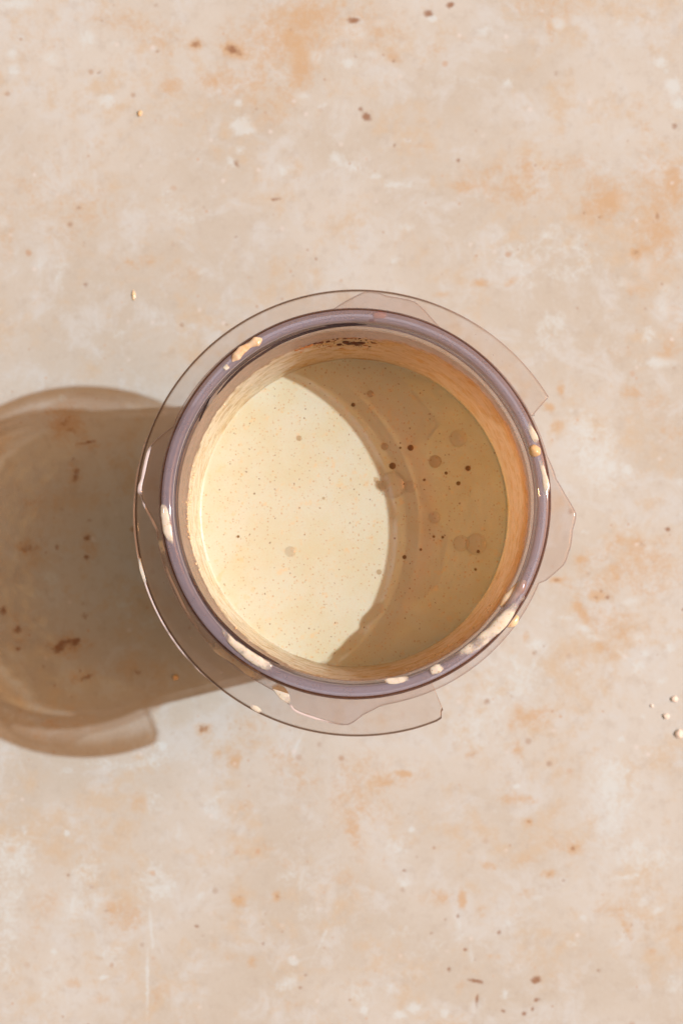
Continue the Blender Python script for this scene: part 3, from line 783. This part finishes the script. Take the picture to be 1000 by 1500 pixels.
def bubble(px, py, rp, mat, tall=0.35):
    c = P(px, py, LIQ_Z)
    r = rp * U * (1 - LIQ_Z / H)
    vs, fs = [], []
    seg, rg = 24, 5
    for i in range(rg):
        e = math.radians(90 * i / rg)
        for j in range(seg):
            a = 2 * math.pi * j / seg
            vs.append((c.x + r * math.cos(e) * math.cos(a), c.y + r * math.cos(e) * math.sin(a), LIQ_Z + 0.02 * MM + r * tall * math.sin(e)))
    vs.append((c.x, c.y, LIQ_Z + 0.02 * MM + r * tall))
    for i in range(rg - 1):
        for j in range(seg):
            k = (j + 1) % seg
            fs.append((i * seg + j, i * seg + k, (i + 1) * seg + k, (i + 1) * seg + j))
    for j in range(seg):
        fs.append(((rg - 1) * seg + j, (rg - 1) * seg + (j + 1) % seg, rg * seg))
    o = mesh_obj('bubble', vs, fs, mat, bat)
    if rp > 7:                               # raised ring round a big bubble, coloured pale to paint its bright arc
        tv, tf = [], []
        tr_ = 1.5 * U
        for j in range(40):
            a = 2 * math.pi * j / 40
            w_ = tr_ * (0.75 + 0.45 * math.cos(a + px))
            for k in range(6):
                e = 2 * math.pi * k / 6
                rr_ = r + w_ * math.cos(e)
                tv.append((c.x + rr_ * math.cos(a), c.y + rr_ * math.sin(a), LIQ_Z + 0.03 * MM + w_ * 0.7 * math.sin(e)))
        for j in range(40):
            for k in range(6):
                tf.append((j * 6 + k, ((j + 1) % 40) * 6 + k, ((j + 1) % 40) * 6 + (k + 1) % 6, j * 6 + (k + 1) % 6))
        ro = mesh_obj('bubble_glint_ring', tv, tf, bub_glint)
        ro.parent = o
        ro.matrix_parent_inverse = Matrix.Translation(-bat.location)
    return o
for px, py, rp, k in ((671, 642, 13, 1), (637, 676, 9.5, 2), (575, 710, 20, 1), (600, 713, 9, 0), (675, 796, 12, 1), (697, 797, 16, 0), (563, 654, 5.5, 2),
                      (601, 656, 4.5, 3), (574.5, 682.5, 5, 3), (685, 686, 4, 3), (671, 708, 3.2, 3), (542, 577, 5, 2), (517, 593, 3, 3), (621, 703, 2, 3),
                      (586, 656, 1.8, 3), (438, 642, 4.2, 2), (425, 808, 8, 0), (555, 838, 4, 2), (592, 816, 3, 3), (551, 703, 4, 2), (636, 758, 9, 0),
                      (653, 693, 2.4, 3), (616, 805, 2, 3), (700, 808, 2.4, 3), (696, 834, 2, 3), (635, 786, 2, 3), (648, 787, 2, 3), (474, 730, 2.4, 2), (349, 786, 2, 3)):
    bubble(px, py, rp, (bub_thin, bub_thin, bub_mid, bub_dark)[k], 0.22 if rp > 6 else 0.3)

# dark spice caught on the far wall, just above the film
def spice_mat(name, col):
    M = Mat(name)
    b = M.n('ShaderNodeBsdfPrincipled')
    n = M.noise(2500.0, 3.0, 0.6, M.obj())
    M.l(M.mix(n, tuple(x * 0.5 for x in col), tuple(min(1, x * 1.5) for x in col)), b.inputs['Base Color'])
    b.inputs['Roughness'].default_value = 0.6
    return M.done(b.outputs[0])
spice_dark = spice_mat('wet_cinnamon', (0.105, 0.034, 0.013))
spice_rust = spice_mat('rusty_cinnamon', (0.36, 0.14, 0.04))
def fleck_cluster(name, items, mat):
    bm = bmesh.new()
    for (px, py, hw, hh) in items:
        p = on_wall(px, py, gap=0.35 * MM)
        d = Vector((CX[0] - p.x, CX[1] - p.y, 0)).normalized()
        s = Vector((0, 0, 1)).cross(d)
        m = bmesh.ops.create_icosphere(bm, subdivisions=2, radius=1.0)
        k = U * (1 - p.z / H)
        for v in m['verts']:
            q = v.co * (1 + 0.4 * mnoise.noise(v.co * 1.7 + Vector((px, py, 0))))
            v.co = p + s * (q.x * hw * k) + d * (q.y * hh * k * 0.7) + Vector((0, 0, q.z * hh * k * 1.6))
    me = bpy.data.meshes.new(name)
    bm.to_mesh(me)
    bm.free()
    me.polygons.foreach_set('use_smooth', [True] * len(me.polygons))
    me.materials.append(mat)
    o = bpy.data.objects.new(name, me)
    COL.objects.link(o)
    return o
rr = random.Random(3)
dark_items = [(518, 502.5, 6.5, 2.6), (506, 501, 4.5, 2.4), (497, 504.5, 3.4, 2.0), (528, 502, 5, 2.2), (512, 503.5, 5, 2), (480, 500.5, 2.8, 1.4), (470, 502, 3.6, 1.3), (463, 503, 3.5, 1.2), (523, 505, 4, 1.5),
              (505, 496, 3, .9), (527, 496, 1.4, .9), (536, 498, 1.5, 1), (488, 497, 1.2, .8), (545, 502, 1.5, 1.2)]
dark_items += [(rr.uniform(470, 552), rr.uniform(496, 508), rr.uniform(.6, 1.2), rr.uniform(.5, .9)) for _ in range(34)]
rust_items = [(450, 508, 8, 2.2), (442, 510.5, 6, 1.8), (435, 513, 3.5, 1.6), (457, 505, 6, 1.5), (512, 495.5, 7, .8), (519, 495, 5, .7), (484, 507, 4, 1), (500, 510, 5, 1), (548, 503, 4, 1.2), (535, 506, 5, 1.2)]
rust_items += [(rr.uniform(432, 560), 0, rr.uniform(.7, 1.6), rr.uniform(.5, .9)) for _ in range(40)]
rust_items = [(x, y if y else 506 + (max(0, 470 - x)) * 0.18 + rr.uniform(-6, 8), a, b) for x, y, a, b in rust_items]
tag(fleck_cluster('cinnamon_residue', [(x, y, a * 1.25, b * 1.45) for x, y, a, b in dark_items], spice_dark), 'dark brown cinnamon clinging to the far inside wall of the cup', 'spice', None, 'stuff')
tag(fleck_cluster('cinnamon_residue', rust_items, spice_rust), 'rusty orange cinnamon grains smeared beside the dark cinnamon inside the cup', 'spice', None, 'stuff')

# ------------------------------------------------------------------ smears and drops on rim and collar
def drip_mat(name, a, b, thin=0.0, nscale=90.0):
    M = Mat(name)
    v = M.obj()
    c = batter_color(M, v, a, b, 0.8, nscale)
    p = M.n('ShaderNodeBsdfPrincipled')
    M.l(c, p.inputs['Base Color'])
    p.inputs['Roughness'].default_value = 0.18
    p.inputs['Subsurface Weight'].default_value = 0.4
    p.inputs['Subsurface Radius'].default_value = (0.0012, 0.0008, 0.0004)
    M.l(M.bump(M.noise(500.0, 2.0, 0.5, v), 0.15, 0.0004), p.inputs['Normal'])
    if thin > 0:
        t = M.n('ShaderNodeBsdfTransparent')
        f = M.math('ADD', M.attr('edge'), M.math('MULTIPLY', M.math('SUBTRACT', M.noise(330.0, 3.0, 0.5, v), 0.5), 2.2))
        f = M.ramp(f, 0.08, 0.95, 1.0 - thin, 0.97)
        return M.done(M.shmix(f, t.outputs[0], p.outputs[0]))
    return M.done(p.outputs[0])
drip_cream = drip_mat('cream_drip', (0.72, 0.64, 0.46), (0.68, 0.50, 0.28))
drip_mottled = drip_mat('mottled_drip', (0.72, 0.66, 0.52), (0.62, 0.40, 0.20), 0.0, 420.0)
drip_white = drip_mat('white_smear', (0.66, 0.71, 0.68), (0.65, 0.66, 0.57), 1.0)
drip_rust = drip_mat('rust_drip', (0.62, 0.36, 0.17), (0.50, 0.24, 0.09))

def drop(label, img, radii, mat, z=RIM_Z, flat=0.45, name='batter_smear_or_edge_light', cat='batter smear', rough=0.15, group=None):
    pts = [P(x, y, z) for x, y in img]
    k = U * (1 - z / H)
    o = sweep(name, pts, [r * k for r in radii], mat, None, flat, 16, rough, 0.3, seed=img[0][0] * 0.37)
    return tag(o, label, cat, group)
GR = 'smears and drops of batter and painted edge light on the cup'
drop('elongated cream and orange drop on the upper left of the rim', [(340, 530), (347, 521), (356, 512), (366, 506), (375, 500), (384, 497)], [2.5, 6, 7, 6, 7, 3], drip_mottled, rough=0.45, name='batter_drop', cat='batter drop', group=GR)
drop('tiny pale bead just below the elongated drop on the upper left rim', [(328, 542), (335, 535)], [4, 4], drip_white, name='batter_drop', cat='batter drop', group=GR)
drop('pinkish orange lump at the top of the rim where the thread ridge ends', [(546, 464), (555, 461), (565, 463)], [4, 6, 4], drip_rust, z=89.6 * MM, name='batter_drop', cat='batter drop', group=GR)
drop('small brown lump just inside the top of the rim', [(540, 471), (550, 470)], [3, 3.2], drip_rust, z=86.5 * MM, name='batter_drop', cat='batter drop', group=GR)
drop('round cream drop on the sunny right side of the rim', [(778, 668), (782, 661), (787, 654)], [5, 9, 6], drip_cream, name='batter_drop', cat='batter drop', group=GR, flat=0.7)
drop('thin whitish streak on the right of the rim trailing down from the round drop', [(789, 668), (795, 690), (799, 708), (800, 726)], [3, 3.6, 5, 4], drip_white, flat=0.3, group=GR)
drop('faint pale smear on the rim above the round cream drop', [(771, 618), (780, 636), (786, 648)], [3, 5, 4], drip_white, flat=0.25, group=GR)
drop('thick tan smear on the lower right of the rim', [(732, 889), (742, 879), (752, 868), (761, 860), (769, 850)], [3, 7, 8, 8, 4], drip_mottled, rough=0.35, z=89.0 * MM, group=GR)
drop('long creamy white smear along the lower right of the rim', [(768, 872), (752, 889), (736, 909), (712, 932), (688, 950), (664, 964)], [4, 6, 9, 9, 8, 4], drip_white, flat=0.4, group=GR)
drop('glistening cream drop hanging outside the rim at the lower right', [(738, 915), (750, 912), (757, 901)], [4, 6.5, 4], drip_cream, z=87.2 * MM, name='batter_drop', cat='batter drop', group=GR, flat=0.7)
drop('white blob on the bottom right of the rim at the end of the long smear', [(629, 984), (640, 980), (649, 974)], [5, 7, 5], drip_white, name='batter_drop', cat='batter drop', group=GR)
drop('small white dabs on the bottom of the rim', [(560, 998), (580, 997), (600, 993)], [3, 5, 3], drip_white, flat=0.3, group=GR)
drop('bright white vertical smear on the left side of the rim', [(239, 738), (242, 756), (246, 778), (252, 800)], [3.5, 6.5, 7, 3], drip_white, flat=0.35, group=GR)
drop('narrow white smear on the collar edge below the left lug', [(234, 784), (237, 800), (241, 818)], [3, 4, 3], drip_white, z=COLLAR_ZT, flat=0.4, group=GR)
drop('long white smear on the lower left of the rim', [(322, 916), (338, 938), (356, 953), (374, 966), (392, 976), (402, 977)], [3, 5, 7, 7.5, 7, 3], drip_white, flat=0.4, group=GR)
drop('thin milky smear along the lower left collar edge', [(296, 926), (320, 951), (345, 968), (368, 984), (395, 998)], [3, 6, 6, 7, 5], drip_white, z=COLLAR_ZT, flat=0.12, group=GR)
drop('milky patch on the collar beside the bottom lug', [(400, 1000), (414, 1016), (424, 1030)], [6, 8, 3], drip_white, z=COLLAR_ZT, flat=0.10, group=GR)
drop('small white dab on the flange edge at the lower left', [(366, 1033), (375, 1038), (383, 1043)], [2.5, 4, 2.5], drip_white, z=FL_ZT, flat=0.4, group=GR)
drop('faint dried streak on the flange edge at the far left', [(204, 815), (208, 836), (214, 856)], [2, 3, 2], drip_white, z=FL_ZT, flat=0.25, group=GR)

milky = Mat('edge_light_and_splash')  # colour of the drawn-in edge highlights, and of the splatter
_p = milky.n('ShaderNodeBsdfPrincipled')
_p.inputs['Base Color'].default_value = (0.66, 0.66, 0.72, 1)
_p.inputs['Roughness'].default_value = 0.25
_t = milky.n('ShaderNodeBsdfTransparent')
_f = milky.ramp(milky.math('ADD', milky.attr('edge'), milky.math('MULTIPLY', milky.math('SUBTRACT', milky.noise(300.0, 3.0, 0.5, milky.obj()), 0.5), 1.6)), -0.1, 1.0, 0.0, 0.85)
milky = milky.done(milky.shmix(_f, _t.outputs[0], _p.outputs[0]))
drop('painted light line along the outer edge of the left lug', [(222, 652), (217, 664), (212, 685), (208.5, 702), (205.5, 712), (205, 721), (207.5, 731)], [1.5, 2.4, 2.6, 2.2, 3.2, 3.4, 2.0], milky, z=COLLAR_ZT, flat=0.4, group=GR)  # pale strips laid along the plates as painted edge light
drop('thin painted light line from the left lug down to the collar', [(207, 731), (216, 749), (225, 766), (232, 780)], [1.8, 1.4, 2.2, 1.6], milky, z=COLLAR_ZT, flat=0.4, group=GR)
drop('thin painted light line along the collar edge at the lower left', [(241, 824), (248, 843), (257, 862), (272, 893), (291, 922)], [2.0, 1.8, 1.6, 1.6, 2.0], milky, z=COLLAR_ZT, flat=0.4, group=GR)
drop('faint painted light line along the edge of the bottom lug', [(424, 1031), (431, 1040), (446, 1047), (468, 1054), (489, 1060)], [2.4, 1.8, 1.6, 1.4, 1.6], milky, z=COLLAR_ZT, flat=0.4, group=GR)

drop('thin painted light line along the left edge of the flange in the shade', [(522 + fl_r(a) * math.cos(math.radians(a)), 750 - fl_r(a) * math.sin(math.radians(a))) for a in range(158, 233, 5)], [0.6] + [1.3] * 13 + [0.6], milky, z=FL_ZT - 0.4 * MM, flat=0.5, group=GR)  # pale strip painting in light along the flange edge

def beads(name, items, mat, z=None):
    """Tiny domes at picture points, in one mesh; z None puts them on the inside wall."""
    bm = bmesh.new()
    for (px, py, rp) in items:
        p = P(px, py, z) if z is not None else on_wall(px, py, lo=56.0 * MM, gap=0.3 * MM)
        k = rp * U * (1 - p.z / H)
        m = bmesh.ops.create_icosphere(bm, subdivisions=2, radius=k)
        for v in m['verts']:
            v.co = p + Vector((v.co.x, v.co.y, v.co.z * 0.7))
    me = bpy.data.meshes.new(name)
    bm.to_mesh(me)
    bm.free()
    me.polygons.foreach_set('use_smooth', [True] * len(me.polygons))
    me.materials.append(mat)
    o = bpy.data.objects.new(name, me)
    COL.objects.link(o)
    return o
rf = random.Random(11)
fr_items = []
for _ in range(150):
    a = math.radians(rf.choice([rf.gauss(178, 9), rf.gauss(178, 9), rf.uniform(115, 240), rf.uniform(285, 330)]))
    rad_ = 240.5 + rf.gauss(0, 2.0) + (4.0 if math.cos(a) > 0 else 0.0)
    fr_items.append((517 + rad_ * math.cos(a), 749 - rad_ * math.sin(a), rf.choice([0.8, 1.0, 1.3, 1.8])))
glint_beads = beads('glint_beads', fr_items, drip_cream)  # small beads added to give the wet film glints, some as its grains
glint_beads.parent = bat
glint_beads.matrix_parent_inverse = Matrix.Translation(-bat.location)
glint_beads['kind'] = 'stuff'
sp_items = [(661, 472, 1.3), (664, 479, 1.6), (671, 475, 1.0), (694, 482, 1.8), (696, 490, 1.2), (709, 485, 1.2), (712, 498, 1.2), (703, 469, 1.0), (722, 520, 1.0), (746, 536, 0.9), (735, 529, 0.8), (612, 440, 1.6),
            (248, 872, 1.2), (240, 853, 0.9), (262, 905, 1.0), (230, 868, 0.9), (281, 934, 1.6), (298, 960, 1.0), (325, 985, 1.2), (318, 990, 0.9), (224, 830, 1.0), (216, 812, 1.2), (250, 898, 0.8), (338, 1000, 1.0), (271, 921, 0.8)]
tag(beads('splatter', sp_items, milky, FL_ZT), 'tiny pale splashes dotted over the flange of the cup', 'splatter', None, 'stuff')

# ------------------------------------------------------------------ crumbs and drips on the board
def crumb(label, px, py, r, mat, stretch=1.0, group=None, cat='crumb', name='crumb'):
    bm = bmesh.new()
    bmesh.ops.create_icosphere(bm, subdivisions=3, radius=1.0)
    c = P(px, py, 0)
    k = r * U
    for v in bm.verts:
        q = v.co * (1 + 0.35 * mnoise.noise(v.co * 1.3 + Vector((px, py, 1))) + 0.12 * mnoise.noise(v.co * 4 + Vector((py, px, 1))))
        v.co = c + Vector((q.x * k, q.y * k * stretch, max(q.z, -0.5) * k * 0.55 + 0.27 * k))
    me = bpy.data.meshes.new(name)
    bm.to_mesh(me)
    bm.free()
    me.polygons.foreach_set('use_smooth', [True] * len(me.polygons))
    me.materials.append(mat)
    o = bpy.data.objects.new(name, me)
    COL.objects.link(o)
    return tag(o, label, cat, group)
def crumb_mat(name, col):
    M = Mat(name)
    b = M.n('ShaderNodeBsdfPrincipled')
    v = M.obj()
    M.l(M.mix(M.noise(800.0, 3.0, 0.6, v), tuple(x * 0.92 for x in col), col), b.inputs['Base Color'])
    b.inputs['Roughness'].default_value = 0.7
    M.l(M.bump(M.noise(1500.0, 3.0, 0.6, v), 0.4, 0.0004), b.inputs['Normal'])
    return M.done(b.outputs[0])
flour = crumb_mat('flour_white', (0.80, 0.78, 0.74))
GC = 'white crumbs near the right edge of the board'
crumb('white crumb uppermost of three large white crumbs near the right edge', 987, 1024, 4.6, flour, 1.0, GC)
crumb('white crumb in the middle of three large white crumbs near the right edge', 975, 1049, 4.6, flour, 0.9, GC)
crumb('largest white crumb, lowest of three near the right edge', 993, 1075, 5.8, flour, 1.1, GC)
crumb('tiny white crumb left of the three large white crumbs', 954, 1034, 2.4, flour, 1.0, GC)
crumb('small cream drip on the board at the upper left', 205, 166, 3.4, drip_cream, 1.3, None, 'batter drip', 'batter_drip')
crumb('thin upright cream drip on the board above the flange', 196, 433, 2.4, drip_cream, 3.0, None, 'batter drip', 'batter_drip')
crumb('pale crumb lying in the shade just left of the flange', 257, 992, 4.5, drip_cream, 0.9, None, 'crumb')
